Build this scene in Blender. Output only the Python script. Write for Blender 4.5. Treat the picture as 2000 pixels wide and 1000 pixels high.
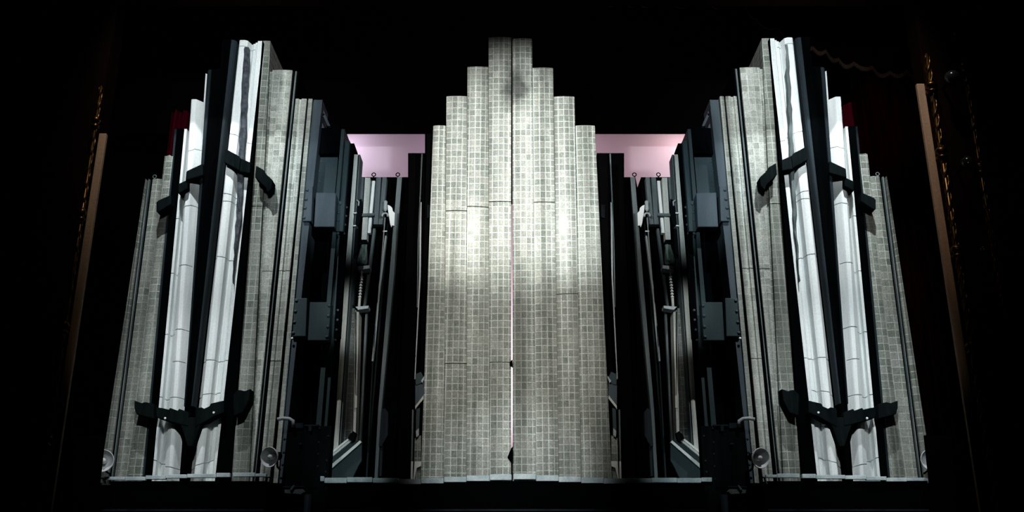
import bpy, bmesh, math, random
from mathutils import Vector, Matrix
random.seed(7)
S = bpy.context.scene
C = S.collection
for o in list(bpy.data.objects):
    bpy.data.objects.remove(o)

# ------------------------------------------------------------------ camera, world, exposure
FPX, PITCH, ZC = 1900.0, math.radians(18.7), 1.25
cam_d = bpy.data.cameras.new('camera'); cam = bpy.data.objects.new('camera', cam_d); C.objects.link(cam)
cam_d.sensor_width = 36.0; cam_d.lens = FPX / 2000 * 36.0
cam.location = (0, 0, ZC); cam.rotation_euler = (math.pi/2 + PITCH, 0, 0)
cam_d.clip_end = 200
S.camera = cam
w = bpy.data.worlds.new('world'); S.world = w; w.use_nodes = True
w.node_tree.nodes['Background'].inputs[0].default_value = (0.2, 0.25, 0.3, 1)
w.node_tree.nodes['Background'].inputs[1].default_value = 0.0006
S.view_settings.view_transform = 'Standard'; S.view_settings.look = 'None'
S.view_settings.exposure = 0.0; S.view_settings.gamma = 1.0; S.view_settings.use_curve_mapping = False

CT, ST = math.cos(PITCH), math.sin(PITCH)
AX = 1008.0                                    # mirror axis of the set, as seen from the stalls
def P(px, py, Y, s=-1, dpy=0.0):
    """world point at depth Y that is seen at (px, py); s=+1 builds the stage-left twin of the set"""
    if s > 0: px = 2*AX - px; py = py + dpy
    a = (px - 1000.0)/FPX; b = (500.0 - py)/FPX
    t = Y/(CT - b*ST)
    return Vector((a*t, Y, ZC + t*(ST + b*CT)))
def XA(E, y): return E[0] + (E[1]-E[0])*(y-470.0)/430.0

# ------------------------------------------------------------------ lamps
def spot(name, loc, aim, watts, half_deg, color=(1,1,1), blend=0.6, size=0.12):
    d = bpy.data.lights.new(name, 'SPOT'); o = bpy.data.objects.new(name, d); C.objects.link(o)
    d.energy = watts; d.spot_size = math.radians(half_deg*2); d.spot_blend = blend; d.color = color; d.shadow_soft_size = size
    o.location = loc; o.rotation_euler = (Vector(aim)-Vector(loc)).to_track_quat('-Z', 'Y').to_euler()
    return o
COOL = (0.90, 0.97, 1.0); WHITE = (1.0, 0.985, 0.94)
def aim(px, py, Y=14.0): return tuple(P(px, py, Y))
# side towers: stacked profile spots from the auditorium, and one steep lamp above
for (sx, k) in ((-1, 1.0), (1, 1.25)):
    lx = 430 if sx < 0 else 1588
    spot('front_spot', (sx*2.6, 6.0, 7.5), aim(lx-sx*55, 165), 3300*k, 14.5, COOL, 1.0)
    spot('front_spot', (sx*2.6, 6.0, 7.3), aim(lx+sx*25, 450), 450*k, 14, COOL, 1.0)
    spot('front_spot', (sx*2.6, 6.0, 7.1), aim(lx+sx*70, 800), 1500*k, 11, COOL, 1.0)
    spot('steep_spot', (sx*4.6, 9.5, 12.1), aim(lx+sx*20, 500), 2900*k, 20, COOL, 1.0, 0.08)
    # lamps into the gaps beside the centre tower
    spot('gap_spot', (sx*0.4, 6.0, 6.8), aim(1008+sx*345, 360), 2100, 8, (0.74, 0.90, 1.0), 1.0)
    spot('gap_spot', (sx*0.2, 6.0, 6.0), aim(1008+sx*318, 600), 1500, 4, (0.88, 0.97, 1.0), 1.0)
    spot('gap_spot', (sx*0.4, 6.0, 5.2), aim(1008+sx*330, 900), 900, 5, (0.80, 0.97, 1.0), 1.0)
# centre tower
spot('front_spot', (-2.4, 6.0, 7.4), aim(985, 330), 3500, 16, WHITE, 1.0)
spot('front_spot', ( 2.4, 6.0, 7.4), aim(1020, 330), 3500, 16, COOL, 1.0)
spot('front_spot', ( 0.0, 6.0, 7.0), aim(1002, 640), 1900, 18, WHITE, 1.0)
spot('pin_spot', (-2.4, 6.0, 7.6), aim(880, 470), 1500, 6.0, WHITE, 1.0)
spot('pin_spot', ( 2.4, 6.0, 7.6), aim(1140, 470), 1700, 6.0, COOL, 1.0)
# unseen spot added to brighten the ledges
spot('ledge_spot', (-0.3, 8.0, 3.6), aim(1000, 945), 800, 14, COOL, 1.0)
# cyclorama lamps, behind the border cloth and behind the set
zb_ = P(1000, 262, 17.6).z
spot('cyclorama_lamp', (-3.7, 17.9, zb_+0.35), (-3.1, 18.6, zb_-0.4), 70, 75, (0.95, 0.84, 0.97), 1.0, 0.2)
spot('cyclorama_lamp', ( 3.8, 17.9, zb_+0.35), ( 3.2, 18.6, zb_-0.4), 78, 75, (1.0, 0.74, 0.70), 1.0, 0.2)
spot('cyclorama_lamp', (-1.2, 17.9, zb_+0.5), (-1.6, 18.6, zb_-0.6), 14, 75, (0.80, 0.62, 0.95), 1.0, 0.2)
spot('cyclorama_lamp', ( 1.2, 17.9, zb_+0.5), ( 1.6, 18.6, zb_-0.6), 18, 75, (1.0, 0.68, 0.80), 1.0, 0.2)
spot('cyclorama_lamp', ( 0.0, 16.2, 4.4), ( 0.0, 18.6, 6.4), 1500, 70, (1.0, 0.76, 0.80), 1.0, 0.3)
# faint house light on the gilding
spot('house_lamp', ( 3.6, 5.0, 4.6), P(1850, 420, 12.3), 130, 12, (1.0, 0.58, 0.30), 1.0, 0.1)
spot('house_lamp', (-3.6, 5.0, 3.8), P(170, 520, 12.3), 12, 14, (1.0, 0.66, 0.5), 1.0, 0.1)

# ------------------------------------------------------------------ materials
def mat(name, col, rough=0.9, spec=0.0, metal=0.0):
    m = bpy.data.materials.new(name); m.use_nodes = True
    b = m.node_tree.nodes['Principled BSDF']
    b.inputs['Base Color'].default_value = (*col, 1); b.inputs['Roughness'].default_value = rough
    b.inputs['Specular IOR Level'].default_value = spec; b.inputs['Metallic'].default_value = metal
    return m
def N(m, t, **kw):
    n = m.node_tree.nodes.new(t)
    for k, v in kw.items(): setattr(n, k, v)
    return n
def L(m, a, b): m.node_tree.links.new(a, b)
def bsdf(m): return m.node_tree.nodes['Principled BSDF']
def mixrgb(m, fac, a, b, mode='MIX'):
    n = N(m, 'ShaderNodeMix', data_type='RGBA', blend_type=mode)
    for sock, v in ((n.inputs[0], fac), (n.inputs[6], a), (n.inputs[7], b)):
        if isinstance(v, (int, float)): sock.default_value = v
        elif isinstance(v, tuple): sock.default_value = (*v, 1) if len(v) == 3 else v
        else: L(m, v, sock)
    return n.outputs[2]
def mathn(m, op, a, b=None, clamp=False):
    n = N(m, 'ShaderNodeMath', operation=op); n.use_clamp = clamp
    for i, v in enumerate((a, b)):
        if v is None: continue
        if isinstance(v, (int, float)): n.inputs[i].default_value = v
        else: L(m, v, n.inputs[i])
    return n.outputs[0]
def noise(m, vec, scale, detail=4, rough=0.6):
    n = N(m, 'ShaderNodeTexNoise'); n.inputs['Scale'].default_value = scale
    n.inputs['Detail'].default_value = detail; n.inputs['Roughness'].default_value = rough
    if vec is not None: L(m, vec, n.inputs['Vector'])
    return n.outputs['Fac']
def ramp(m, fac, lo, hi):
    n = N(m, 'ShaderNodeMapRange'); n.inputs[1].default_value = lo; n.inputs[2].default_value = hi
    L(m, fac, n.inputs[0]); return n.outputs[0]
def flat_coords(m, stretch=(1, 1, 1)):
    tc = N(m, 'ShaderNodeTexCoord'); mp = N(m, 'ShaderNodeMapping'); mp.inputs['Scale'].default_value = stretch
    L(m, tc.outputs['Object'], mp.inputs['Vector']); return tc, mp.outputs[0]
def bump(m, h, strength, dist=0.01):
    b = N(m, 'ShaderNodeBump'); b.inputs['Strength'].default_value = strength; b.inputs['Distance'].default_value = dist
    L(m, h, b.inputs['Height']); L(m, b.outputs[0], bsdf(m).inputs['Normal'])

def tile_material(name, c1, c2, grout, tw, th, soot=None, ms=0.007, wash=0.40):
    m = mat(name, c1, 0.75, 0.15)
    tc = N(m, 'ShaderNodeTexCoord'); sp = N(m, 'ShaderNodeSeparateXYZ'); L(m, tc.outputs['Object'], sp.inputs[0])
    oi = N(m, 'ShaderNodeObjectInfo')
    u = mathn(m, 'ADD', sp.outputs[0], mathn(m, 'MULTIPLY', sp.outputs[1], 0.83))
    v = mathn(m, 'ADD', sp.outputs[2], mathn(m, 'MULTIPLY', oi.outputs['Random'], th))
    cb = N(m, 'ShaderNodeCombineXYZ'); L(m, u, cb.inputs[0]); L(m, v, cb.inputs[1])
    br = N(m, 'ShaderNodeTexBrick', offset=0.0, squash=1.0)
    L(m, cb.outputs[0], br.inputs['Vector'])
    br.inputs['Scale'].default_value = 1.0; br.inputs['Brick Width'].default_value = tw; br.inputs['Row Height'].default_value = th
    br.inputs['Mortar Size'].default_value = ms; br.inputs['Mortar Smooth'].default_value = 0.3; br.inputs['Bias'].default_value = -0.1
    br.inputs['Color1'].default_value = (*c1, 1); br.inputs['Color2'].default_value = (*c2, 1); br.inputs['Mortar'].default_value = (*grout, 1)
    n1 = noise(m, tc.outputs['Object'], 1.7, 5); n2 = noise(m, tc.outputs['Object'], 55, 3, 0.7)
    # worn patches where the grout has been washed over
    dull = mixrgb(m, ramp(m, n1, wash, wash+0.16), br.outputs['Color'], mixrgb(m, 0.60, br.outputs['Color'], tuple((a+b)/2*1.25 for a, b in zip(c1, c2))))
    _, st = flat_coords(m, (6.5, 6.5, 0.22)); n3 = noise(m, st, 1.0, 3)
    light_streak = mixrgb(m, 1.0, dull, mixrgb(m, ramp(m, n3, 0.35, 0.68), (0.58, 0.59, 0.57), (1.28, 1.30, 1.28)), 'MULTIPLY')  # upright streaks of light and dark painted into the tile colour
    col = mixrgb(m, 1.0, light_streak, mixrgb(m, ramp(m, n2, 0.25, 0.75), (0.55, 0.55, 0.55), (1.45, 1.45, 1.45)), 'MULTIPLY')
    if soot:
        for (loc, rx, rz, k) in soot:
            d = N(m, 'ShaderNodeVectorMath', operation='SUBTRACT'); L(m, tc.outputs['Object'], d.inputs[0]); d.inputs[1].default_value = loc
            sc = N(m, 'ShaderNodeVectorMath', operation='MULTIPLY'); L(m, d.outputs[0], sc.inputs[0]); sc.inputs[1].default_value = (1/rx, 0.0, 1/rz)
            ln = N(m, 'ShaderNodeVectorMath', operation='LENGTH'); L(m, sc.outputs[0], ln.inputs[0])
            wob = mathn(m, 'ADD', ln.outputs['Value'], mathn(m, 'MULTIPLY', mathn(m, 'SUBTRACT', noise(m, tc.outputs['Object'], 3.0, 3), 0.5), 1.3))
            f = mathn(m, 'MULTIPLY', ramp(m, wob, 1.05, 0.25), k, True)
            col = mixrgb(m, f, col, (0.02, 0.022, 0.022))
    L(m, col, bsdf(m).inputs['Base Color'])
    bump(m, br.outputs['Fac'], 0.25, 0.004)
    return m
def rough_material(name, c1, c2, scale=3.0, grain=60, spec=0.1, rough=0.85, vertical=True, amp=0.3, bmp=0.3):
    m = mat(name, c1, rough, spec)
    tc, st = flat_coords(m, (4.0, 4.0, 0.5) if vertical else (1, 1, 1))
    n1 = noise(m, st, scale, 5); n2 = noise(m, tc.outputs['Object'], grain, 3, 0.7)
    a = mixrgb(m, ramp(m, n1, 0.35, 0.65), c1, c2)
    col = mixrgb(m, 1.0, a, mixrgb(m, n2, (1-amp,)*3, (1+amp,)*3), 'MULTIPLY')
    L(m, col, bsdf(m).inputs['Base Color']); bump(m, n2, bmp, 0.01)
    return m
M = {}
soot_c = P(1010, 172, 13.9)
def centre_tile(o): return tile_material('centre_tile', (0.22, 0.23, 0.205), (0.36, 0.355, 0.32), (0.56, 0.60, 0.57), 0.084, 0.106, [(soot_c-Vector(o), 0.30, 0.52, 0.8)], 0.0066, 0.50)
M['tile'] = tile_material('grey_tile', (0.105, 0.118, 0.10), (0.245, 0.24, 0.22), (0.40, 0.44, 0.41), 0.098, 0.112, None, 0.0055)
M['pale_tile'] = tile_material('pale_tile', (0.22, 0.23, 0.205), (0.42, 0.42, 0.39), (0.52, 0.55, 0.52), 0.098, 0.112, None, 0.005)
M['concrete'] = rough_material('white_concrete', (0.60, 0.64, 0.645), (0.78, 0.80, 0.78), 1.5, 45, 0.1, 0.85, True, 0.22, 0.25)
M['ledge'] = rough_material('ledge_stone', (0.42, 0.51, 0.53), (0.66, 0.72, 0.72), 6, 50, 0.05, 0.9, False, 0.35)
M['black'] = mat('black_paint', (0.0012, 0.0014, 0.0017), 1.0, 0.0)
M['soot'] = mat('black_flock', (0.0015, 0.0015, 0.0017), 1.0, 0.0)
M['fin'] = rough_material('dark_slate_steel', (0.0004, 0.0006, 0.0007), (0.0011, 0.0015, 0.0018), 1.0, 30, 0.0, 1.0)
M['edge'] = rough_material('blue_black_edging', (0.005, 0.009, 0.011), (0.016, 0.024, 0.030), 1.2, 35, 0.1, 0.7)
M['torn'] = rough_material('torn_slate', (0.006, 0.009, 0.013), (0.075, 0.088, 0.105), 9, 60, 0.3, 0.5, False, 0.6, 0.8)
M['collar'] = rough_material('collar_iron', (0.0028, 0.0044, 0.0048), (0.006, 0.0085, 0.0092), 2, 40, 0.0, 1.0)
M['steel'] = rough_material('blue_grey_steel', (0.040, 0.056, 0.068), (0.065, 0.085, 0.10), 1.6, 70, 0.2, 0.6, True, 0.3)
M['steel_low'] = rough_material('teal_steel', (0.024, 0.042, 0.047), (0.034, 0.054, 0.058), 1.6, 70, 0.2, 0.6, True, 0.3)
M['web'] = rough_material('dark_web', (0.0008, 0.001, 0.0015), (0.002, 0.0026, 0.0038), 2, 40, 0.0, 0.9)
M['grey_bar'] = rough_material('grey_bar', (0.08, 0.10, 0.105), (0.15, 0.175, 0.175), 2, 50, 0.1, 0.7)
M['pale'] = rough_material('pale_board', (0.45, 0.46, 0.41), (0.62, 0.61, 0.55), 2, 50, 0.1, 0.7)
M['white'] = mat('white_enamel', (0.85, 0.85, 0.82), 0.5, 0.3)
M['green'] = rough_material('green_glass', (0.06, 0.11, 0.075), (0.34, 0.42, 0.36), 6, 20, 0.5, 0.25)
M['metal'] = rough_material('bare_metal', (0.30, 0.33, 0.34), (0.45, 0.47, 0.47), 4, 60, 0.3, 0.5)
M['horn'] = rough_material('horn_grey', (0.70, 0.72, 0.74), (0.82, 0.83, 0.84), 3, 40, 0.2, 0.5, False, 0.15)
M['dark_iron'] = rough_material('dark_iron', (0.003, 0.0035, 0.004), (0.006, 0.007, 0.008), 3, 50, 0.0, 1.0)
M['dark_rib'] = rough_material('dark_green_rib', (0.004, 0.007, 0.0065), (0.018, 0.026, 0.024), 2, 40, 0.0, 1.0)
M['cyc'] = mat('lavender_cloth', (0.46, 0.39, 0.455), 1.0, 0.0)
M['red'] = rough_material('red_velvet', (0.035, 0.0015, 0.005), (0.06, 0.002, 0.009), 2, 40, 0.0, 1.0)
M['leg'] = rough_material('black_red_velvet', (0.0008, 0.0001, 0.0001), (0.004, 0.0003, 0.0004), 2, 30, 0.0, 1.0)
M['gilt_band'] = rough_material('gilt_band', (0.12, 0.062, 0.032), (0.18, 0.098, 0.052), 1.2, 30, 0.2, 0.6)
M['gilt'] = mat('gilt', (0.05, 0.022, 0.006), 0.33, 0.5, 1.0)
M['wall'] = rough_material('dark_red_plaster', (0.0025, 0.001, 0.0008), (0.004, 0.0015, 0.0012), 2, 30, 0.0, 0.95)
M['fringe'] = rough_material('bullion_fringe', (0.005, 0.0022, 0.0009), (0.012, 0.005, 0.002), 12, 80, 0.1, 0.8)
M['valance'] = rough_material('valance_velvet', (0.0006, 0.0002, 0.0002), (0.001, 0.0003, 0.0003), 3, 30, 0.0, 1.0)
M['globe'] = mat('opal_glass', (0.012, 0.011, 0.011), 0.15, 0.5)
M['stage'] = rough_material('black_stage_boards', (0.006, 0.006, 0.006), (0.012, 0.011, 0.010), 2, 30, 0.05, 0.8, False)

# ------------------------------------------------------------------ object helpers
def thing(name, label, cat, loc, group=None):
    o = bpy.data.objects.new(name, None); C.objects.link(o); o.location = loc; o.empty_display_size = 0.2
    o['label'] = label; o['category'] = cat
    if group: o['group'] = group
    return o
def tag(o, label, cat, group=None):
    o['label'] = label; o['category'] = cat
    if group: o['group'] = group
    return o
def origin(o):
    v = Vector(o.location)
    while o.parent: o = o.parent; v += Vector(o.location)
    return v
def obj(name, bm, m, parent=None, label=None, loc=None, bev=0.0, smooth=False, kind=None):
    """world-space bmesh -> one mesh object whose origin is its parent's (or loc)"""
    bmesh.ops.remove_doubles(bm, verts=bm.verts, dist=1e-5)
    bmesh.ops.recalc_face_normals(bm, faces=bm.faces)
    me = bpy.data.meshes.new(name)
    off = origin(parent) if parent else Vector(loc or (0, 0, 0))
    bmesh.ops.translate(bm, verts=bm.verts, vec=-off)
    bm.to_mesh(me); bm.free(); me.materials.append(m)
    if smooth:
        for p in me.polygons: p.use_smooth = True
    o = bpy.data.objects.new(name, me); C.objects.link(o)
    if parent: o.parent = parent
    else: o.location = off
    if label: o['label'] = label
    if kind: o['kind'] = kind
    if bev:
        b = o.modifiers.new('bevel', 'BEVEL'); b.width = bev; b.segments = 2; b.limit_method = 'ANGLE'
    return o
def loft(bm, rings, cap=True):
    vs = [[bm.verts.new(p) for p in r] for r in rings]
    n = len(rings[0])
    for a, b in zip(vs, vs[1:]):
        for i in range(n):
            j = (i+1) % n
            bm.faces.new((a[i], a[j], b[j], b[i]))
    if cap:
        bm.faces.new(vs[0]); bm.faces.new(vs[-1])
def add_box(bm, lo, hi):
    x0, y0, z0 = lo; x1, y1, z1 = hi
    loft(bm, [[(x0,y0,z0),(x1,y0,z0),(x1,y1,z0),(x0,y1,z0)], [(x0,y0,z1),(x1,y0,z1),(x1,y1,z1),(x0,y1,z1)]])
def add_poly(bm, pts, Y, depth, s=-1, dpy=0.0):
    """polygon given as seen from the stalls at depth Y, extruded straight back"""
    f = [P(x, y, Y, s, dpy) for x, y in pts]
    if Y >= 13.95:
        for p in f:
            if p.z < ZB + 0.17: p.z = ZB
    loft(bm, [f, [p + Vector((0, depth, 0)) for p in f]])
def poly(name, pts, Y, depth, m, parent, s=-1, dpy=0.0, bev=0.0, label=None):
    bm = bmesh.new(); add_poly(bm, pts, Y, depth, s, dpy); return obj(name, bm, m, parent, label, bev=bev)
def bar(name, x0, y0, x1, y1, wd, Y, depth, m, parent, s=-1, dpy=0.0, bev=0.0):
    """upright bar: left edge x0 at y0 (top), x1 at y1 (foot), wd wide"""
    return poly(name, [(x0,y0),(x0+wd,y0),(x1+wd,y1),(x1,y1)], Y, depth, m, parent, s, dpy, bev)
def add_tube(bm, pts, r, n=10, closed=False):
    pts = [Vector(p) for p in pts]; rings = []
    for i, p in enumerate(pts):
        t = (pts[min(i+1, len(pts)-1)] - pts[max(i-1, 0)]).normalized() if not closed else (pts[(i+1) % len(pts)] - pts[i-1]).normalized()
        up = Vector((0,1,0)) if abs(t.y) < 0.9 else Vector((1,0,0))
        a = t.cross(up).normalized(); b = t.cross(a).normalized()
        rr = r[i] if isinstance(r, (list, tuple)) else r
        rings.append([p + rr*(math.cos(2*math.pi*k/n)*a + math.sin(2*math.pi*k/n)*b) for k in range(n)])
    if closed: rings.append(rings[0]); loft(bm, rings, False)
    else: loft(bm, rings)
def add_lathe(bm, base, axis, prof, n=24, close=True):
    axis = Vector(axis).normalized(); up = Vector((0,0,1)) if abs(axis.z) < 0.9 else Vector((1,0,0))
    a = axis.cross(up).normalized(); b = axis.cross(a).normalized()
    loft(bm, [[Vector(base) + axis*h + max(r, 1e-4)*(math.cos(2*math.pi*k/n)*a + math.sin(2*math.pi*k/n)*b) for k in range(n)] for r, h in prof], close)
def add_dome(bm, c, r, axis=(0,-1,0), n=10):
    add_lathe(bm, c, axis, [(r*math.cos(t), r*0.75*math.sin(t)) for t in [i*math.pi/2/4 for i in range(5)]], n)

def pilaster(name, prof, ytop, ybot, Y, depth, m, parent, s=-1, dpy=0.0, joints=(), label=None, ragged=0.0, bev=0.0):
    """battered shaft: prof = [((x at y470, x at y900), dY), ...] from left to right;
    joints = [(y at left, y at right)] open joints cut round the face"""
    bm = bmesh.new(); rings = []
    def ring(yl, yr, push=0.0, back=True):
        n = len(prof); r = []
        for i, (E, dy) in enumerate(prof):
            y = yl + (yr-yl)*i/max(1, n-1)
            p = P(XA(E, y), y, Y, s, dpy); r.append(Vector((p.x, Y+dy+push, ZB if y >= 936 else p.z)))
        r.append(Vector((r[-1].x, Y+depth, r[-1].z))); r.append(Vector((r[0].x, Y+depth, r[0].z)))
        return r
    rings.append(ring(ybot, ybot))
    for yl, yr in sorted(joints, key=lambda j: -j[0]):
        g = 0.75
        rings += [ring(yl+g, yr+g), ring(yl+g, yr+g, 0.035), ring(yl-g, yr-g, 0.035), ring(yl-g, yr-g)]
    rings.append(ring(ytop, ytop))
    if ragged:
        for p in rings[-1]: p.z += random.uniform(-ragged, ragged)
    loft(bm, rings)
    return obj(name, bm, m, parent, label, bev=bev)
def arc(E0, E1, dY0, bulge, n=6):
    out = []
    for i in range(n+1):
        t = i/n
        out.append(((E0[0]+(E1[0]-E0[0])*t, E0[1]+(E1[1]-E0[1])*t), dY0 - bulge*math.sin(math.pi*t)))
    return out
def ring_eye(parent, px, py, Y, s=-1, r_px=4.0, m='dark_iron', dpy=0.0):
    c = P(px, py, Y, s, dpy); R = r_px/130.0
    bm = bmesh.new()
    add_tube(bm, [c + Vector((R*math.cos(t), 0, R*math.sin(t))) for t in [2*math.pi*k/18 for k in range(18)]], R*0.28, 8, True)
    add_tube(bm, [c - Vector((0,0,R)), c - Vector((0,0,R*2.0))], R*0.35, 8)
    return obj('lifting_eye', bm, M[m], parent, smooth=True)

STAGE_Z = 1.05
ZB = P(1000, 941.5, 13.9).z      # deck of the plinths, everything on the set stands on it
# ------------------------------------------------------------------ the room
bm = bmesh.new(); add_box(bm, (-14, 11.2, 0), (14, 20, STAGE_Z)); obj('floor', bm, M['stage'], kind='structure')
bm = bmesh.new(); add_box(bm, (-14, 19.4, STAGE_Z), (14, 19.6, 16)); obj('wall_back', bm, M['soot'], kind='structure')
PY = 12.3
def wall_edge(px600): return P(px600, 600, PY).x
XL, XR = wall_edge(152), wall_edge(1862)
bm = bmesh.new(); add_box(bm, (-14, PY+0.02, STAGE_Z), (XL-0.09, PY+0.35, 14)); obj('wall_left', bm, M['wall'], kind='structure')
bm = bmesh.new(); add_box(bm, (XR+0.09, PY+0.02, STAGE_Z), (14, PY+0.35, 14)); obj('wall_right', bm, M['wall'], kind='structure')
# gilt reveal bands of the proscenium
zt_l, zt_r = P(214, 262, PY).z, P(1800, 165, PY).z
bm = bmesh.new(); add_box(bm, (XL-0.052, PY-0.03, STAGE_Z), (XL+0.052, PY+0.03, zt_l)); obj('trim_1', bm, M['gilt_band'], kind='structure', bev=0.01)
bm = bmesh.new(); add_box(bm, (XR-0.056, PY-0.03, STAGE_Z), (XR+0.056, PY+0.03, zt_r)); obj('trim_2', bm, M['gilt_band'], kind='structure', bev=0.01)
bm = bmesh.new()
for k, dx in enumerate((0.13, 0.19)): add_box(bm, (XR+dx-0.018, PY-0.04-0.02*k, STAGE_Z), (XR+dx+0.018, PY+0.04, zt_r-0.1))
obj('trim_3', bm, M['wall'], kind='structure', bev=0.006)
# header above the opening
zh = P(1000, -14, PY).z
bm = bmesh.new(); add_box(bm, (-14, PY+0.05, zh), (14, PY+0.35, 14)); obj('wall_front', bm, M['wall'], kind='structure')

# carved gilt columns beside the opening
def carved_column(px600, label, ytop, knots, r=0.05):
    x = P(px600, 600, PY-0.1).x; zt = P(px600, ytop, PY-0.1).z; y = PY-0.12
    t = thing('spiral_baluster', label, 'baluster', (x, y, STAGE_Z))
    bm = bmesh.new(); prof = []
    add_tube(bm, [(x, y, STAGE_Z), (x, y, zt)], r*0.62, 12); obj('shaft', bm, M['gilt'], t, smooth=True)
    for ph in (0, math.pi*2/3, math.pi*4/3):
        bm = bmesh.new(); n = int((zt-STAGE_Z)/0.035)
        pts = []; rad = []
        for i in range(n+1):
            z = STAGE_Z + 0.02 + (zt-STAGE_Z-0.04)*i/n; a = ph + z*9.0
            pts.append((x + r*0.72*math.cos(a), y + r*0.72*math.sin(a), z)); rad.append(r*(0.22+0.14*math.sin(z*45+ph)))
        add_tube(bm, pts, rad, 6); obj('leaf_spiral', bm, M['gilt'], t, smooth=True)
    for ky in knots:
        z = P(px600, ky, PY-0.1).z; bm = bmesh.new()
        add_lathe(bm, (x, y, z-0.09), (0,0,1), [(r*.6,0),(r*1.5,.01),(r*1.6,.03),(r*.9,.05),(r*.85,.075),(r*1.45,.09),(r*1.7,.12),(r*1.3,.15),(r*.7,.18)], 16)
        obj('ring_collar', bm, M['gilt'], t, smooth=True)
    return t
carved_column(1884, 'carved gilt spiral baluster right of the stage, next to the bright gilt band', 108, (172, 300, 492, 680))
carved_column(1958, 'carved gilt spiral baluster farthest right, beyond the glass globes', 60, (70, 135, 330, 610), 0.04)
carved_column(134, 'dim carved gilt spiral baluster on the left of the stage', 170, (240, 420, 640, 860), 0.035)
# opal globes on the right wall
def globe(px, py, rpx, label):
    c = P(px, py, PY-0.3); r = rpx/140.0
    t = thing('globe_lamp', label, 'lamp', c, 'unlit glass globes on the right wall')
    bm = bmesh.new(); bmesh.ops.create_uvsphere(bm, u_segments=24, v_segments=16, radius=r, matrix=Matrix.Translation(c)); obj('glass_globe', bm, M['globe'], t, smooth=True)
    bm = bmesh.new(); add_lathe(bm, c + Vector((0,r*0.9,0)), (0,1,0), [(r*.35,0),(r*.4,.02),(r*.2,.05),(r*.2,.33-r*.9)], 14); obj('wall_bracket', bm, M['gilt'], t, smooth=True)
globe(1860, 152, 15, 'unlit glass globe, highest and largest on the right wall')
globe(1890, 318, 13, 'unlit glass globe, middle of the three on the right wall')
globe(1921, 487, 7, 'small unlit glass globe, lowest of the three on the right wall')
# gilt cornice fragment, top right corner
tc_ = P(1985, 60, PY-0.5)
t = thing('gilt_ornament', 'gilt moulded ornament in the top right corner', 'ornament', tc_)
for (x0, y0, x1, y1, r) in ((1972, 48, 2020, 2, .012), (1976, 66, 2022, 22, .02), (1960, 36, 2000, -4, .010)):
    bm = bmesh.new(); a, b = P(x0, y0, PY-0.5), P(x1, y1, PY-0.5); add_tube(bm, [a, b], r, 10); obj('moulding', bm, M['gilt'], t, smooth=True)
poly('panel', [(1955, -10), (2030, -10), (2030, 60), (1975, 75), (1962, 45)], PY-0.45, 0.4, M['valance'], t)
for i in range(9):
    c = P(random.uniform(1975, 1998), 64+i*5, PY-0.5); bm = bmesh.new()
    bmesh.ops.create_uvsphere(bm, u_segments=10, v_segments=8, radius=random.uniform(.012,.024), matrix=Matrix.Translation(c)); obj('bead', bm, M['gilt'], t, smooth=True)

# scalloped valance with fringe across the top of the opening
VY = 14.95
def scallops(pts, amp, step):
    out = []
    for (x0, y0), (x1, y1) in zip(pts, pts[1:]):
        n = max(1, int(round(math.hypot(x1-x0, y1-y0)/step)))
        for k in range(n):
            for j in range(8):
                u = (k + j/8)/n; out.append((x0+(x1-x0)*u, y0+(y1-y0)*u + amp*abs(math.sin(math.pi*(j/8)))))
    out.append(pts[-1]); return out
right_edge = [(1180, -2), (1452, -2), (1478, 28), (1520, 52), (1562, 82), (1612, 100), (1668, 122), (1740, 138), (1800, 142)]
def valance(pts, label, nm):
    e = scallops(pts, 9, 34); zt = P(1000, -60, VY).z
    t = thing('valance', label, 'valance', (P(*e[len(e)//2], VY).x, VY, P(*e[len(e)//2], VY).z))
    def wave(x): return 0.05*math.sin(x*9.0)
    bm = bmesh.new(); bf = bmesh.new()
    prev = None
    for (x, y) in e:
        p = P(x, y, VY); yy = VY + wave(p.x)
        col = [bm.verts.new(v) for v in ((p.x, yy, p.z), (p.x, yy, zt), (p.x, yy+0.03, zt), (p.x, yy+0.03, p.z))]
        q = P(x, y+6.5, VY)
        fr = [bf.verts.new(v) for v in ((q.x, yy-0.012, q.z), (q.x, yy-0.012, p.z+0.01), (q.x, yy+0.02, p.z+0.01), (q.x, yy+0.02, q.z))]
        if prev:
            for A, B, b_ in ((prev[0], col, bm), (prev[1], fr, bf)):
                for i in range(4): b_.faces.new((A[i], A[(i+1)%4], B[(i+1)%4], B[i]))
        else: bm.faces.new(col); bf.faces.new(fr)
        prev = (col, fr)
    bm.faces.new(prev[0]); bf.faces.new(prev[1])
    obj('drape', bm, M['valance'], t); obj('fringe', bf, M['fringe'], t)
valance(right_edge, 'dark scalloped valance with dull gold fringe, sweeping down at upper right', 'r')

# curtains in the wings, borders and backdrop
def drape(name, x0, x1, Y, z0, z1, m, label, cat, folds=6, amp=0.07):
    bm = bmesh.new(); n = folds*10; prev = None
    for i in range(n+1):
        x = x0 + (x1-x0)*i/n; y = Y + amp*math.sin(2*math.pi*folds*i/n) + amp*0.4*math.sin(2*math.pi*folds*2.3*i/n+1)
        c = [bm.verts.new(v) for v in ((x,y,z0),(x,y,z1),(x,y+0.03,z1),(x,y+0.03,z0))]
        if prev:
            for k in range(4): bm.faces.new((prev[k], prev[(k+1)%4], c[(k+1)%4], c[k]))
        else: bm.faces.new(c)
        prev = c
    bm.faces.new(prev)
    return tag(obj(name, bm, m, loc=((x0+x1)/2, Y, z0), smooth=True), label, cat)
def X(px, py, Y): return P(px, py, Y).x
drape('velvet_curtain', X(1600, 260, 15.6), X(1682, 270, 15.6), 15.6, STAGE_Z, P(1650, 203, 15.6).z, M['red'], 'dark red velvet curtain strip hanging behind the right tower', 'curtain', 2)
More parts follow.
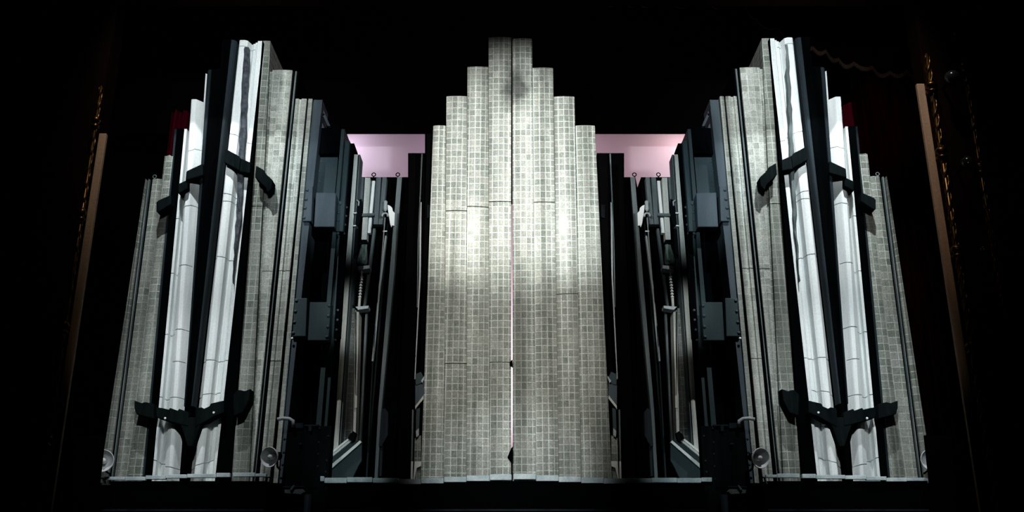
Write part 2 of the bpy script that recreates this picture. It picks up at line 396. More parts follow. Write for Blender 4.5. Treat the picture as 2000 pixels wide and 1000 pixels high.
drape('wing_curtain', X(1675, 270, 15.2), X(1850, 260, 15.2), 15.2, STAGE_Z, P(1650, 120, 15.2).z, M['leg'], 'nearly black velvet wing curtain to the right of the right tower', 'curtain', 8)
drape('velvet_curtain', X(330, 260, 15.6), X(378, 260, 15.6), 15.6, STAGE_Z, P(350, 218, 15.6).z, M['red'], 'dark red velvet curtain showing behind the left tower', 'curtain', 3)
spot('curtain_lamp', (6.3, 13.2, 9.6), (6.35, 15.6, 8.6), 110, 26, (1.0, 0.25, 0.42), 1.0, 0.1)
spot('curtain_lamp', (-6.6, 13.4, 9.6), (-6.3, 15.6, 8.7), 6, 24, (1.0, 0.2, 0.3), 1.0, 0.1)
BY = 17.6
bm = bmesh.new(); add_box(bm, (-9.5, BY-0.05, P(1000,262,BY).z), (9.5, BY, 15.5))
tag(obj('border_curtain', bm, M['soot'], loc=(0, BY, P(1000,262,BY).z)), 'black border cloth across the top of the lavender cyclorama cloth', 'curtain')
bm = bmesh.new(); add_box(bm, (-4.6, 18.6, STAGE_Z), (4.6, 18.66, 13.0))
tag(obj('cyclorama_cloth', bm, M['cyc'], loc=(0, 18.6, STAGE_Z)), 'softly lit lavender pink cyclorama cloth behind the towers', 'cloth')

# ------------------------------------------------------------------ plinths with their stone ledges
LY = 13.72
def plinth(label, blocks, s=-1, dpy=0.0, x0=None, x1=None, y1=15.05):
    xs = [P(b[0], 940, LY, s).x for b in blocks] + [P(b[1], 940, LY, s).x for b in blocks]
    xa, xb = min(xs), max(xs)
    if x0: xa, xb = P(x0, 940, LY).x, P(x1, 940, LY).x
    t = thing('stage_plinth', label, 'plinth', ((xa+xb)/2, LY+0.3, STAGE_Z))
    bm = bmesh.new(); add_box(bm, (xa, LY+0.05, STAGE_Z), (xb, y1, ZB)); obj('base', bm, M['black'], t)
    zl = P(1000, 996, LY).z
    bm = bmesh.new(); add_box(bm, (xa, LY+0.02, zl-0.012), (xb, LY+0.06, zl+0.012)); obj('moulding', bm, M['edge'], t)
    for i, (a, b, yt, yb) in enumerate(blocks):
        poly('ledge_block', [(a+.3, yt), (b-.3, yt), (b-.3, yb), (a+.3, yb)], LY - 0.012*(i % 3), 0.05 + 0.012*(i % 3), M['ledge'], t, s, dpy, bev=0.006)
    return t
lb = [(202,244,931,937.5),(244,284,931,938.5),(284,323,928.5,936),(323,365,926.5,934),(365,422,925.5,933),(422,449,923.5,932),(454,498,923,931),(498,520,925,931)]
plinth('black plinth with grey stone ledge under the left tower', lb)
plinth('black plinth with grey stone ledge under the right tower', lb, 1, 2)
cb_ = [(625,633,930,940),(633,677,933,943.5),(677,727,932,942),(728,778,933.5,943),(778,822,935.5,945.5),(822,866.5,933.5,944),(867,911,931,941.5),(911,956,928.5,939.5),(956,999.5,926.5,937.5),
       (1002.5,1047,925,936),(1047,1091,928,939.5),(1091,1135,930.5,941.5),(1135,1179,932.5,943.5),(1179,1222,934,944.5),(1223,1273,934,943),(1273,1323,933,942.5),(1323,1370,933.5,943),(1370,1391,932.5,941)]
plinth('wide black plinth with grey stone ledge under the centre tower', cb_, x0=642, x1=1374, y1=15.6)

# ------------------------------------------------------------------ centre tower: two tiled halves with a slit between
def centre_half(label, bounds, tops, Ys, joints, edge=None):
    xs = P(bounds[0][1], 930, 14).x; xe = P(bounds[-1][1], 930, 14).x
    t = thing('tiled_tower', label, 'tower', ((xs+xe)/2, 14.4, P(1000, 932, 13.9).z))
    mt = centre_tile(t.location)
    for i in range(4):
        E0, E1 = bounds[i], bounds[i+1]
        e = arc(E0, E1, 0.0, 0.016, 8)
        # rounded shoulders: chamfered head
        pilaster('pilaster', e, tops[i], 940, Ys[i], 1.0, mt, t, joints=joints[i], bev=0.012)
    return t
cl = [(838,822.5),(870,867),(912,911),(955,956),(998.4,998.2)]
cr = [(1001.2,1001.5),(1043,1047),(1085,1091),(1127,1134.5),(1173,1194)]
tl = centre_half('left half of the tall stepped centre tower, light grey tiles', cl, (245,188,130.5,73), (14.02,13.97,13.93,13.89), [[], [(412,412),(710,710)], [(403,405)], [(394,394),(708,708)]])
tr = centre_half('right half of the tall stepped centre tower, light grey tiles', cr, (75,132.5,188.5,245), (13.89,13.93,13.97,14.02), [[], [(395,395)], [(575,574)], []])
# joining bars that close the slit above and below, with a lozenge lock
poly('seam_bar', [(998.6,78),(1001.0,78),(1001.0,385),(998.5,385)], 13.99, 0.3, M['black'], tl)
poly('seam_bar', [(998.4,882),(1001.3,882),(1001.3,936),(998.4,936)], 13.99, 0.3, M['black'], tl)
poly('lock_plate', [(1001.5,872),(1002.5,885),(1002,905),(999,904),(991,893),(998,876)], 13.84, 0.032, M['black'], tl)
poly('lock_plate', [(1001,702),(1001.5,718),(996,713),(995.5,707)], 13.84, 0.032, M['black'], tl)

# ------------------------------------------------------------------ side towers
def side_tower(s):
    d = -5.0 if s > 0 else 0.0
    word = 'left' if s < 0 else 'right'
    c = P(390, 930, 14, s)
    t = thing('flank_tower', f'{word} stepped tower of white concrete pillars and grey tiles', 'tower', (c.x, 14.4, P(390, 931, 13.9).z))
    def pil(nm, prof, top, Y, dep, m, joints=(), bot=941, **k): return pilaster(nm, prof, top, bot, Y, dep, M[m], t, s, d, joints, **k)
    F = lambda a, b: (float(a), float(b))
    def flat(a, b): return [(a, 0.0), (b, 0.0)]
    # outer edge strips
    pil('edge_strip', [(F(265,199),.02),(F(268,207),-.02),(F(270.5,215),.02)], 350, 14.03, 0.6, 'tile')
    pil('shadow_gap', flat(F(270.5,215),F(283,229)), 351, 14.09, 0.5, 'soot')
    pil('edge_strip', flat(F(275,221.5),F(277.6,223.5)), 350, 14.04, 0.3, 'grey_bar')
    # outer tile panels
    pil('tile_panel', arc(F(283,228),F(303,254),0,.02,4), 350, 13.99, 0.6, 'tile')
    pil('tile_panel', arc(F(303,254),F(326,285),0,.02,4), 305, 13.99, 0.6, 'tile', ragged=0.012)
    pil('edge_strip', flat(F(321,281),F(326,285.5)), 252, 13.98, 0.5, 'edge')
    # black fin outside of the first pillar
    pil('fin', flat(F(325,285),F(338.4,298.4)), 251, 13.865, 0.5, 'fin')
    # first white pillar
    pil('concrete_shaft', [(F(338.5,298.5),0),(F(345,305.5),0),(F(345.4,305.9),.10),(F(347.4,308.3),.14),(F(348,309),.12),(F(353,321),.03),(F(354,323),.07)], 252, 13.90, 0.7, 'concrete',
        [(427,423),(534,532),(653,652),(775,781),(898,908)])
    pil('concrete_shaft', [(F(353,321.5),.05),(F(354.5,324),-.01),(F(360,334),-.06),(F(368,340),-.06),(F(370,342),-.04),(F(377,347),.05)], 197, 13.90, 0.7, 'concrete',
        [(303,291),(408,402),(521,519),(645,645),(707,708),(777,778),(911,916)], bev=.012)
    pil('concrete_shaft', [(F(376.8,346.8),.05),(F(379,349),.08),(F(385,355),.16)], 140, 13.90, 0.7, 'concrete', [(291,290),(402,403),(645,645),(778,778),(916,916)])
    # keel
    pil('keel', [(F(384,354),.02),(F(388,356),-.06),(F(401,361),-.09),(F(402,361.5),-.09)], 140, 13.86, 0.6, 'fin')
    pil('keel', [(F(401.8,361.3),-.09),(F(414,366),-.06),(F(418,368),.02)], 82, 13.86, 0.6, 'fin')
    pil('keel_edging', [(F(383.6,353.8),-.035),(F(386,354.8),-.075),(F(390,356.5),-.085),(F(390.5,357),-.05)], 141, 13.86, 0.1, 'edge', bot=795)
    pil('keel_edging', [(F(412,365.4),-.05),(F(412.5,365.6),-.085),(F(416.5,367.3),-.075),(F(418.6,368.2),-.035)], 83, 13.86, 0.1, 'edge', bot=795)
    # second white pillar
    pil('concrete_shaft', [(F(418,368),.16),(F(424,378),.06),(F(429,384),-.05),(F(431,386),-.065),(F(440,396),-.065),(F(445,400),-.04),(F(449,403),.09),(F(454,409),.05),(F(459,415),.06)], 82, 13.90, 0.7, 'concrete',
        [(94,94),(261,272),(378,386),(396,396),(501,508),(705,705),(776,766),(917,898)], bev=.012)
    pil('concrete_shaft', [(F(458.5,415),.05),(F(461,416.5),.05),(F(461.4,417),.14),(F(463,418.6),.14),(F(463.4,419),.0),(F(471,424),0)], 80, 13.92, 0.7, 'concrete', [(272,281),(704,704)])
    bm = bmesh.new()   # torn dark strip
    Lp, Rp = [], []
    for k in range(34):
        y = 92 + k*14.0; f = (y-150)/320.0
        if y > 560: break
        wd = max(0.1, 1.0 - max(0, (y-430)/130.0)) * (1.0 if s < 0 else 0.6)
        Lp.append((473-15*f + random.uniform(-1.5,1.5) , y)); Rp.append((473-15*f + 10.5*wd + random.uniform(-1.2,1.0), y))
    fr = [P(x,y,13.845,s,d) for x,y in Lp]; fq = [P(x,y,13.845,s,d) for x,y in Rp]
    A = [[a, (a+b)/2 + Vector((0,random.uniform(-.04,.0),0)), b, b+Vector((0,.12,0)), a+Vector((0,.12,0))] for a, b in zip(fr, fq)]
    loft(bm, A); obj('torn_strip', bm, M['torn' if s < 0 else 'grey_bar'], t)
    # black fin inside
    pil('fin', flat(F(471,424),F(483,451)), 80, 13.865, 0.5, 'fin')
    # inner tile shafts
    pil('tile_panel', [(F(482,451),.0),(F(498,474),-.01),(F(509,488),0)], 80, 13.97, 1.0, 'tile', [(403,403)])
    pil('shadow_gap', flat(F(508,488),F(516,494)), 140, 14.03, 0.8, 'tile')
    pil('tile_panel', arc(F(515,493),F(538.5,496.5),0,.012,3), 137, 13.98, 1.0, 'pale_tile', [(530,530)])
    pil('shadow_gap', flat(F(538,496),F(552,511)), 139, 14.03, 0.9, 'soot')
    pil('edge_strip', flat(F(543.6,500.5),F(546,502)), 139, 14.0, 0.3, 'grey_bar')
    pil('tile_panel', [(F(551,510),0.0),(F(557,517),-.01),(F(559,519),.02),(F(562,521),.02),(F(563,522),-.005),(F(572,530),.0)], 193, 14.0, 0.9, 'pale_tile', [(529,529),(705,705)])
    pil('shadow_gap', flat(F(571.5,530),F(578,538)), 195, 14.05, 0.8, 'soot')
    pil('tile_panel', flat(F(577,537.5),F(585,546)), 193, 14.02, 0.8, 'pale_tile')
    # upper collar, falling away on both sides of the keel
    def col(pts, Y=13.69, dep=0.22): poly('collar_bar', pts, Y, dep, M['collar'], t, s, d if pts[0][1] < 600 else 0, bev=.012)
    col([(362,352),(363.5,335),(366,333),(396,319),(396,342)])
    col([(348,378),(348,359),(363,352),(366,351),(366,368)], 13.72)
    col([(305,413),(305,395),(309,391),(334,380),(334,398),(308,415)], 13.72)
    col([(437,316),(440,290),(466,304),(470,309),(467,333)])
    col([(464,334),(468,308),(489,317),(488,338)], 13.72)
    col([(498,346),(500,323),(514,331),(521,341),(532,351),(530,368),(522,376),(519,366)], 13.72)
    # lower collar, rising on both sides of the keel
    col([(262,782),(276,787),(284,785),(300,789),(300,818),(266,809),(262,797)], 13.72)
    col([(305,795),(318,797),(330,800),(331,796),(347,802),(349,798),(368,805),(368,832),(352,829),(330,823),(305,815)])
    col([(381,802),(383,797),(394,795),(396,799),(409,793),(411,788),(437,782),(437,806),(420,812),(396,826),(381,834)])
    col([(455,771),(464,761),(472,762),(477,764),(489,759),(486,782),(474,806),(456,812)], 13.72)
    col([(346,815),(397,815),(386,846),(377,872),(366,872),(358,846)], 13.70)
    for (x, y) in ((322.5, 817), (417.5, 806)):
        bm = bmesh.new(); add_dome(bm, P(x, y, 13.688, s), 0.018); obj('bolt', bm, M['white'], t, label='small white bolt head', smooth=True)
    ring_eye(t, 302, 345, 14.1, s, 3.5, 'grey_bar', d)
    # dark slanted bar at the foot of the inner fin
    pil('edge_strip', flat(F(478,442),F(483,450)), 860, 13.82, 0.1, 'edge') if False else None
    return t
LT = side_tower(-1); RT = side_tower(1)

# ------------------------------------------------------------------ riveted steel columns
def steel_column(s):
    word = 'left' if s < 0 else 'right'
    c = P(610, 930, 14.2, s)
    t = thing('riveted_girder', f'blue grey riveted steel girder beside the {word} tower', 'girder', (c.x, 14.5, P(1000, 940, 14.2).z))
    Y = 14.06
    def E(x5, x6): # from y540 / y690
        k = (x6-x5)/150.0; return (x5 - 70*k, x5 + 360*k)
    eL, eL2 = E(578.5,563.5), E(593,577); eR, eR2 = E(642,629), E(650,638); eW, eW2, eD = E(653,641), E(662,650), E(671,659)
    def pil(nm, prof, top, bot, Y, dep, m, **k): return pilaster(nm, prof, top, bot, Y, dep, M[m], t, s, 0, (), **k)
    pil('flange', [(eL,0),(eL2,0)], 195, 942, Y, 0.5, 'steel')
    pil('flange', [(eR,0),(eR2,0)], 252, 942, Y+.12, 0.5, 'steel_low')
    pil('flange', [(eW,0),(eW2,0)], 275, 942, Y+.2, 0.4, 'steel_low')
    pil('web', [(eR2,0),(eD,0)], 280, 942, Y+.3, 0.4, 'web')
    pil('web', [(eL2,0),(eR,0)], 250, 942, Y+.5, 0.2, 'web')
    pil('cap', [(E(597,581),0),(eR2,0)], 250, 300, Y+.14, 0.5, 'web')
    pil('back_plate', [(E(600,584),0),(E(640,627),0)], 300, 382, Y+.28, 0.2, 'steel_low')
    # receding lattice side at the head
    bm = bmesh.new()
    for (x0,y0,x1,y1) in ((618,197,640,246),(612,215,634,262),(612,215,625,205),(622,232,630,222)):
        add_poly(bm, [(x0,y0),(x0+6,y0),(x1+5,y1),(x1,y1)], Y+.16, .06, s)
    obj('lattice', bm, M['steel'], t)
    def plate(pts, yy, riv, m, label=None):
        p = poly('bracket_plate', pts, yy, 0.22, M[m], t, s, 0, .01)
        for (x, y) in riv:
            bm = bmesh.new(); add_dome(bm, P(x, y, yy-0.001, s), 0.025); obj('rivet', bm, M['steel'], p, smooth=True)
    plate([(598,363),(611,363),(608,432),(591,432)], Y-.05, [(600,371),(598,389),(596,406),(594,425)], 'steel')
    plate([(617,376),(656,377),(653,443),(613,443)], Y-.10, [], 'steel')
    plate([(660,392),(674,392),(670,452),(656,452)], Y+.05, [(664,398),(662,415),(661,430),(660,456)], 'steel_low')
    plate([(575,582),(600,582),(597,657),(571,657)], Y-.05, [(579,587),(577,608),(575,629),(573,650)], 'steel_low')
    plate([(605,590),(646,590),(642,665),(601,665)], Y-.10, [(643,597),(641,617),(640,638),(638.5,658)], 'steel_low')
    pw = poly('bracket_plate', [(667,400),(680,400),(664,660),(652,660)], Y+.18, .1, M['web'], t, s)
    for (x, y) in ((677,405),(676,422),(674,439),(672,456),(660,606),(659,625),(657,644),(655,664)):
        bm = bmesh.new(); add_dome(bm, P(x, y, Y+.179, s), 0.02); obj('rivet', bm, M['steel'], pw, smooth=True)
    for (x, y) in ((627,315),(624,334),(624,355)):
        bm = bmesh.new(); add_dome(bm, P(x, y, Y+.279, s), 0.02); obj('rivet', bm, M['steel'], t, smooth=True)
    bm = bmesh.new(); add_dome(bm, P(570.5, 661, Y-.06, s), 0.02); obj('bolt', bm, M['white'], t, label='bright white bolt head', smooth=True)
    return t
for s in (-1, 1): steel_column(s)

# ------------------------------------------------------------------ narrow tiled posts and the machinery in the gaps
def gap_machinery(s):
    word = 'left' if s < 0 else 'right'
    zb = P(1000, 940, 14.2).z
    def th(name, lab, cat, px, Y): return thing(name, lab, cat, (P(px, 930, Y, s).x, Y+0.1, zb))
    # narrow pale post
    t = th('tiled_post', f'narrow pale tiled post next to the {word} steel girder', 'post', 660, 14.5)
    pilaster('shaft', [((678,649.5),0),((684,655),-.01),((687.5,658.5),0)], 302, 942, 14.45, .4, M['pale'], t, s)
    pilaster('edge_strip', [((688.5,659.5),0),((690,661),0)], 302, 942, 14.48, .3, M['edge'], t, s)
    pilaster('edge_strip', [((690.2,661.2),0),((692,662.5),0)], 302, 942, 14.46, .3, M['grey_bar'], t, s)
    poly('clamp', [(699,392),(706,388),(708,404),(704,430),(699,442),(694,436)], 14.42, .06, M['dark_iron'], t, s)
    poly('clamp', [(694,448),(700,446),(698,492),(691,500)], 14.42, .06, M['dark_iron'], t, s)
    for (x, y) in ((690.5, 415), (689.5, 440)): poly('pin', [(x,y),(x+6,y-.5),(x+6,y+1.5),(x,y+2)], 14.40, .05, M['white'], t, s)
    bm = bmesh.new(); add_tube(bm, [P(697,391,14.4,s), P(701,394,14.4,s), P(700,402,14.4,s)], .014, 8); obj('latch', bm, M['metal'], t, smooth=True)
    t = th('tiled_post', f'short tiled post standing lower in the {word} gap', 'post', 680, 14.75)
    poly('shaft', [(683,602),(693,602),(687,872),(668,872)], 14.7, .3, M['tile'], t, s)
    poly('edge_strip', [(694,606),(701,606),(694,868),(688.5,868)], 14.7, .3, M['pale'], t, s)
    # pale boards at the head of the gap
    t = th('lifting_machine', f'pale and grey upright lifting machine in the {word} gap', 'machine', 730, 14.9)
    Y = 14.85
    bar('pale_board', 713, 347, 706, 468, 10, Y, .2, M['pale'], t, s)
    bar('side_board', 705, 347, 700, 420, 6, Y+.05, .1, M['grey_bar'], t, s)
    bar('white_strip', 727, 353, 718, 455, 5.5, Y+.03, .1, M['white'], t, s)
    bar('upright', 735, 346, 729, 441, 9, Y+.02, .15, M['grey_bar'], t, s)
    bar('upright', 747, 346, 739, 441, 8, Y+.02, .15, M['grey_bar'], t, s)
    poly('cross_plate', [(727,438),(748,438),(748,443),(727,443)], Y-.05, .15, M['dark_iron'], t, s)
    poly('cross_plate', [(707,417),(731,416),(731,421),(707,422)], Y-.06, .12, M['grey_bar'], t, s)
    bar('guide_rod', 729, 443, 709, 600, 4.6, Y+.02, .1, M['grey_bar'], t, s)
    bar('guide_rod', 714, 600, 701, 865, 4.0, Y+.02, .1, M['grey_bar'], t, s)
    ring_eye(t, 730, 341, Y+.1, s)
    # insulator stack
    t = th('insulator', f'green glass insulator with a pale ribbed spring in the {word} gap', 'insulator', 705, 14.7)
    Y = 14.68
    bm = bmesh.new(); a, b = P(712, 474, Y, s), P(707, 516, Y, s)
    ax = (b-a); add_lathe(bm, a, ax, [(.03,0),(.055,.02),(.05,.08),(.07,.2),(.085,.3),(.075,ax.length)], 14); obj('glass_body', bm, M['green'], t, smooth=True)
    poly('support_plate', [(699,520),(722,518),(722,524),(699,527)], Y-.08, .2, M['metal'], t, s)
    poly('support_plate', [(694,599),(720,597),(719,602),(700,605)], Y-.08, .2, M['metal'], t, s)
    bm = bmesh.new()
    for k in range(8):
        q = P(706.5 - k*.55, 541+k*5.6, Y, s); add_lathe(bm, q, (0,0,1), [(.012,-.014),(.026,-.011),(.028,0),(.026,.011),(.012,.014)], 12)
    add_tube(bm, [P(707,528,Y,s), P(702,590,Y,s)], .012, 8); obj('spring', bm, M['white'], t, label='pale ribbed spring', smooth=True)
    bm = bmesh.new(); add_tube(bm, [P(702.5,582,Y,s), P(701,603,Y,s)], .022, 10); obj('rod', bm, M['pale'], t, smooth=True)
    poly('white_tag', [(694,772),(697.5,773),(697,796),(692.5,798)], 14.6, .03, M['pale'], t, s, label='small pale tag')
    poly('tag_cord', [(695.3,605),(696,605),(695.4,773),(694.7,773)], 14.61, .02, M['dark_iron'], t, s)
    poly('casing', [(691,516),(696,514),(690,596),(684,596)], Y, .15, M['steel_low'], t, s)
    poly('top_clamp', [(701,473),(718,471),(718,476),(701,478)], Y-.06, .15, M['dark_iron'], t, s)
    # hanging hook with a torn white cloth
    t = th('lifting_hook', f'metal pulley hook on a thin rod in the {word} gap', 'hook', 752, 14.8)
    Y = 14.78
    bm = bmesh.new(); c = P(752, 419, Y, s)
    add_tube(bm, [c+Vector((.045*math.cos(a), 0, .045*math.sin(a)-.02)) for a in [math.radians(-20+22*k) for k in range(11)]], .016, 8); obj('hook', bm, M['metal'], t, smooth=True)
    bm = bmesh.new(); add_tube(bm, [P(752,425,Y,s), P(735,640,Y,s), P(731,690,Y,s)], .009, 8); obj('rod', bm, M['metal'], t, smooth=True)
    bm = bmesh.new(); add_tube(bm, [P(748,452,Y,s), P(756,451.5,Y,s)], .012, 8); obj('cross_pin', bm, M['white'], t, smooth=True)
    bm = bmesh.new(); add_lathe(bm, P(753,392,Y+.05,s), (0,0,-1), [(.02,0),(.035,.02),(.03,.08),(.035,.15),(.015,.19)], 12); obj('pulley', bm, M['metal'], t, smooth=True)
    bm = bmesh.new()
    add_poly(bm, [(757,400),(762,402),(766,406),(767,412),(771,416),(770,441),(766,440),(764,443),(762,437),(760,424),(758,412)], Y+.08, .03, s)
    tag(obj('torn_cloth', bm, M['white'], loc=P(765,445,Y+.08,s)), f'torn white cloth hanging beside the hook in the {word} gap', 'cloth')
    # dark bars and the wall of the gap
    t = th('guide_rail', f'tall grey guide rail in the middle of the {word} gap', 'rail', 750, 14.9)
    bar('rail', 800-1, 346, 742, 800, 8, 14.95, .2, M['grey_bar'], t, s) if False else poly('rail', [(776,346),(785,346),(771,520),(745,800),(737,935),(731,935),(738.5,800),(762,520)], 14.92, .15, M['grey_bar'], t, s)
    poly('rail_bracket', [(745,800),(752,797),(758,806),(757,850),(745,872),(740,870)], 14.88, .15, M['edge'], t, s)
    poly('rail_foot', [(742,872),(748,870),(745,930),(741,930)], 14.92, .1, M['edge'], t, s)
    ring_eye(t, 777, 341, 14.95, s)
    t = th('guide_rail', f'thin shiny guide rod in the {word} gap', 'rail', 725, 15.0)
    poly('rail', [(752,460),(755,460),(743,560),(729,705),(726,705),(739.5,560)], 14.98, .08, M['metal'], t, s)
    poly('rail', [(727,705),(729,705),(717,935),(714,935)], 14.98, .08, M['edge'], t, s)
    t = th('masking_flat', f'black masking flat closing the back of the {word} gap', 'flat', 750, 15.3)
    poly('panel', ([(700,346),(797,346),(797,299),(830,299),(830,262),(846,262)] if s < 0 else [(700,346),(764,346),(771,366),(775,346),(797,346),(797,299),(850,299)]) + [(850,940),(640,940),(640,600)], 15.2, .12, M['soot'], t, s)
    for (x0, x1, wd, mm) in ((757, 715, 3, 'steel_low'), (766, 726, 6, 'fin'), (772, 733, 2.5, 'steel_low'), (793, 757, 4, 'fin')):
        bar('rib', x0, 420, x1, 930, wd, 15.16, .05, M['dark_rib'] if mm == 'steel_low' else M['fin'], t, s)
    t = th('shadow_post', f'black post with two thin bright lines beside the centre tower, {word} side', 'post', 810, 14.6)
    poly('post', [(801,299),(830,299),(822,936),(775,936)], 14.6, .3, M['soot'], t, s)
    poly('bright_line', [(823,300),(825.5,300),(818,470),(815.6,600),(814,600),(816,470)], 14.57, .05, M['grey_bar'], t, s)
    poly('bright_line', [(820,395),(823.5,395),(821.6,540),(811,740),(809.5,740),(818.8,540)], 14.57, .05, M['metal'], t, s)
    poly('dim_line', [(791,400),(794,400),(784,600),(780,700),(778,700),(782,600)], 14.57, .05, M['fin'], t, s)
    t = th('tower_flank', f'black upright fin against the {word} edge of the centre tower', 'fin', 826, 14.3)
    poly('fin', ([(834,262),(846,262)] if s < 0 else [(830,299),(850,299)]) + [(838 if s < 0 else 847,440),(833,560),(826,740),(819,740),(826,560)], 14.12, .4, M['soot'], t, s)
    poly('clamp', [(834,400),(842,400),(842,424),(834,426)], 14.08, .1, M['dark_iron'], t, s)
    # fittings low on the fin
    t = th('pivot_bracket', f'grey hinged bracket with pale edges low on the {word} edge of the centre tower', 'bracket', 818, 14.1)
    poly('hinge_block', [(811,731),(822,726),(827,735),(824,748),(812,752)], 14.06, .12, M['steel_low'], t, s)
    poly('arm', [(811,752),(827,746),(828,774),(811,792)], 14.08, .1, M['steel'], t, s)
    poly('pale_edge', [(811,793),(827,772),(828,778),(811,799)], 14.04, .1, M['pale'], t, s)
    poly('hook_pin', [(822,744),(829,734),(830,736),(825,748)], 14.03, .05, M['metal'], t, s)
    poly('lower_arm', [(813,800),(820,796),(818,846),(812,842)], 14.09, .08, M['steel_low'], t, s)
    poly('latch', [(812,842),(818,836),(818,850),(813,854)], 14.05, .08, M['metal'], t, s)
    poly('lower_post', [(810,856),(822,850),(822,934),(808,934)], 14.12, .1, M['tile'], t, s)
    poly('slim_post', [(805,800),(807.5,800),(805,934),(802,934)], 14.1, .08, M['grey_bar'], t, s)
    poly('white_flag', [(810,901),(825,901),(822,910),(814,914),(808,935),(807,935)], 14.03, .04, M['white'], t, s, label='white pointed flag shape')
    poly('white_flag', [(803,901),(806.5,901),(806,935),(802,935)], 14.03, .04, M['white'], t, s)
    # sloping parapet
    t = th('sloping_parapet', f'dark sloping parapet with bright white copings at the foot of the {word} gap', 'parapet', 675, 14.3)
    bm = bmesh.new()
    poly('panel', [(643,922),(704,864),(706.5,868),(706,900),(700,910),(683,932),(648,934)], 14.34, .06, M['steel_low'], t, s)
    poly('coping', [(641,913),(703,860),(706,864),(641,921)], 14.25, .12, M['white'], t, s)
    poly('coping', [(641,890),(653,877),(680,856),(684,857),(641,892)], 14.36, .12, M['white'], t, s)
    poly('coping', [(641,893),(685,858),(688,860),(641,899)], 14.40, .12, M['white'], t, s)
    poly('inner_face', [(641,900),(688,861),(702,860),(641,912)], 14.44, .1, M['steel_low'], t, s)
    bm = bmesh.new(); add_dome(bm, P(644,931,14.24,s), .03); obj('knob', bm, M['white'], t, smooth=True)
    poly('dark_knee', [(679,856),(683,848),(690,842),(696,846),(692,860),(688,862)], 14.34, .1, M['dark_iron'], t, s)
for s in (-1, 1): gap_machinery(s)

# ------------------------------------------------------------------ dark cabinets between the towers
def cabinet(s):
    word = 'left' if s < 0 else 'right'
    Y = 13.82; zb = STAGE_Z
    t = thing('iron_cabinet', f'dark riveted iron cabinet at the foot of the {word} steel girder', 'cabinet', (P(595, 940, Y, s).x, Y+.3, zb))
    a = P(553, 960, Y, s); b = P(640, 960, Y, s); zt = P(595, 832, Y, s).z
    x0, x1 = min(a.x, b.x), max(a.x, b.x)
    bm = bmesh.new(); add_box(bm, (x0, Y, zb), (x1, Y+.25, zt)); obj('body', bm, M['dark_iron'], t, bev=.01)
    poly('top_flange', [(575,826),(592,826),(592,836),(575,836)], Y-.02, .1, M['edge'], t, s)
    poly('top_flange', [(594,829),(622,829),(622,832),(594,832)], Y-.02, .1, M['edge'], t, s)
    poly('hasp', [(602,830),(609,830),(608,842),(603,842)], Y-.04, .05, M['edge'], t, s)
    poly('handle', [(583,865),(590,865),(590,868),(583,868)], Y-.04, .05, M['edge'], t, s)
    poly('door', [(560,846),(588,846),(585,955),(556,955)], Y-.015, .02, M['dark_iron'], t, s, bev=.006)
    poly('door', [(591,848),(622,848),(618,952),(588,952)], Y-.015, .02, M['dark_iron'], t, s, bev=.006)
    for (x, y) in ((556,858),(554,884),(552,908),(549,934),(624,837),(622,864),(621,887),(620,911),(618,936),(641,852),(638,900),(636,922)):
        bm = bmesh.new(); add_dome(bm, P(x, y, Y-.002 if 555 < x < 640 else Y-.002, s), .018); obj('rivet', bm, M['edge'], t, smooth=True)
    bm = bmesh.new()
    add_tube(bm, [P(542,819,Y-.06,s), P(553,817,Y-.06,s), P(565,818,Y-.06,s), P(572,822,Y-.06,s), P(573,834,Y-.06,s)], .026, 10); 
    obj('elbow_pipe', bm, M['metal'], t, label='bright metal elbow pipe', smooth=True)
    poly('tray', [(542,957),(590,955),(594,960),(588,965),(542,962)], Y-.1, .14, M['grey_bar'], t, s)
    poly('tray_stay', [(566,955),(573,947),(575,949),(569,958)], Y-.12, .03, M['grey_bar'], t, s)
    poly('rail', [(553,950),(594,949),(594,951),(553,952)], Y-.03, .05, M['edge'], t, s)
    bm = bmesh.new(); q = P(602, 966, Y-.06, s); add_tube(bm, [q, (q.x, q.y, STAGE_Z)], .05, 12); obj('down_pipe', bm, M['edge'], t, smooth=True)
    return t
for s in (-1, 1): cabinet(s)

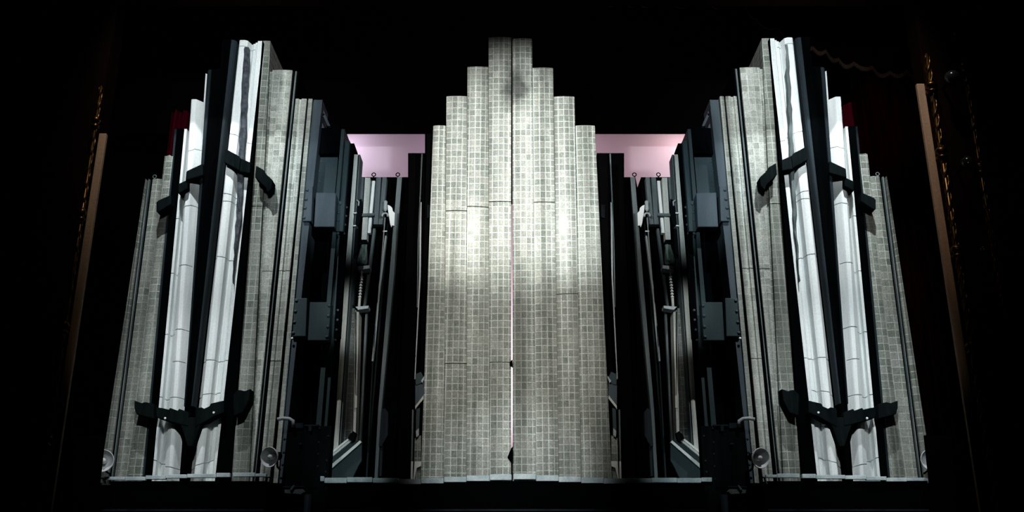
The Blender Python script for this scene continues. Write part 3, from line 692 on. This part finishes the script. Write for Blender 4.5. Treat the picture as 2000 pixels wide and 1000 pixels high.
# ------------------------------------------------------------------ horn loudspeakers and their Z-shaped brackets
def horn(px, py, R, face, label, s=-1):
    c = P(px, py, 13.5, s); fx = face[0]*(-s)
    t = thing('horn_loudspeaker', label, 'loudspeaker', c, 'horn loudspeakers at the feet of the towers')
    ax = Vector((fx, face[1], face[2])).normalized()
    bm = bmesh.new()
    prof = [(R*1.0,.0),(R*1.04,-.008),(R*1.04,-.02),(R*.97,-.012),(R*.82,-.05),(R*.60,-.085),(R*.40,-.11),(R*.2,-.13)]
    outer = [(R*.24,-.15),(R*.45,-.125),(R*.65,-.10),(R*.88,-.065),(R*1.04,-.02)]
    add_lathe(bm, c, ax, list(reversed(prof[3:])) + [prof[0]] + [prof[1], prof[2]] + list(reversed(outer)), 32, True); obj('bell', bm, M['horn'], t, smooth=True)
    bm = bmesh.new(); add_lathe(bm, c, ax, [(R*.30,-.13),(R*.27,-.03),(R*.22,-.012),(R*.05,-.004)], 20); obj('centre_plug', bm, M['white'], t, label='bright round centre plug', smooth=True)
    bm = bmesh.new(); add_lathe(bm, c, ax, [(R*.36,-.145),(R*.42,-.16),(R*.42,-.24),(R*.2,-.26)], 20); obj('driver', bm, M['dark_iron'], t, smooth=True)
    bm = bmesh.new(); q = c - ax*.2; add_tube(bm, [q, q + Vector((0, .06, -.14)), Vector((q.x, 13.9, q.z-.16))], .016, 8); obj('bracket', bm, M['dark_iron'], t, smooth=True)
horn(525, 893, .135, (-.35,-.9,-.18), 'grey horn loudspeaker at the inner foot of the left tower, whole in view')
horn(529, 895, .135, (-.35,-.9,-.18), 'grey horn loudspeaker at the inner foot of the right tower, whole in view', 1)
horn(200, 900, .145, (.15,-.95,-.1), 'half hidden grey horn loudspeaker at the far left foot of the left tower')
horn(195, 898, .145, (.15,-.95,-.1), 'mostly hidden horn loudspeaker at the far right foot of the right tower', 1)
# black masking legs that cut into the outer horns
for s, xe, lab in ((-1, 198.5, 'low black masking screen hiding half of the far left loudspeaker'), (1, 204.5, 'low black masking screen hiding most of the far right loudspeaker')):
    bm = bmesh.new(); add_poly(bm, [(xe-46,850),(xe+5,850),(xe-5.5,945),(xe-8,1090),(xe-60,1090)], 13.2, .05, s); tag(obj('stage_screen', bm, M['soot'], loc=(P(xe-20,1090,13.2,s).x, 13.2, STAGE_Z)), lab, 'screen')
def zbracket(px, py, label, s):
    t = thing('mounting_bracket', label, 'bracket', P(px, py, 13.62, s))
    for k in (0, 8):
        bm = bmesh.new(); x = px + k
        for pts in ([(x,py-7),(x+6,py-7),(x+6,py-5),(x,py-5)], [(x+4,py-6),(x+6,py-6),(x+3.4,py+6),(x+1.4,py+6)], [(x+1,py+5),(x+7,py+4.5),(x+7,py+6.5),(x+1,py+7)]):
            add_poly(bm, pts, 13.70, .08, s)
        obj('z_bar', bm, M['grey_bar'], t)
zbracket(515, 938, 'pair of small z shaped metal brackets below the left inner loudspeaker', -1)
zbracket(516, 938, 'pair of small z shaped metal brackets below the right inner loudspeaker', 1)
zbracket(197, 940, 'pair of small z shaped brackets below the far left loudspeaker', -1)
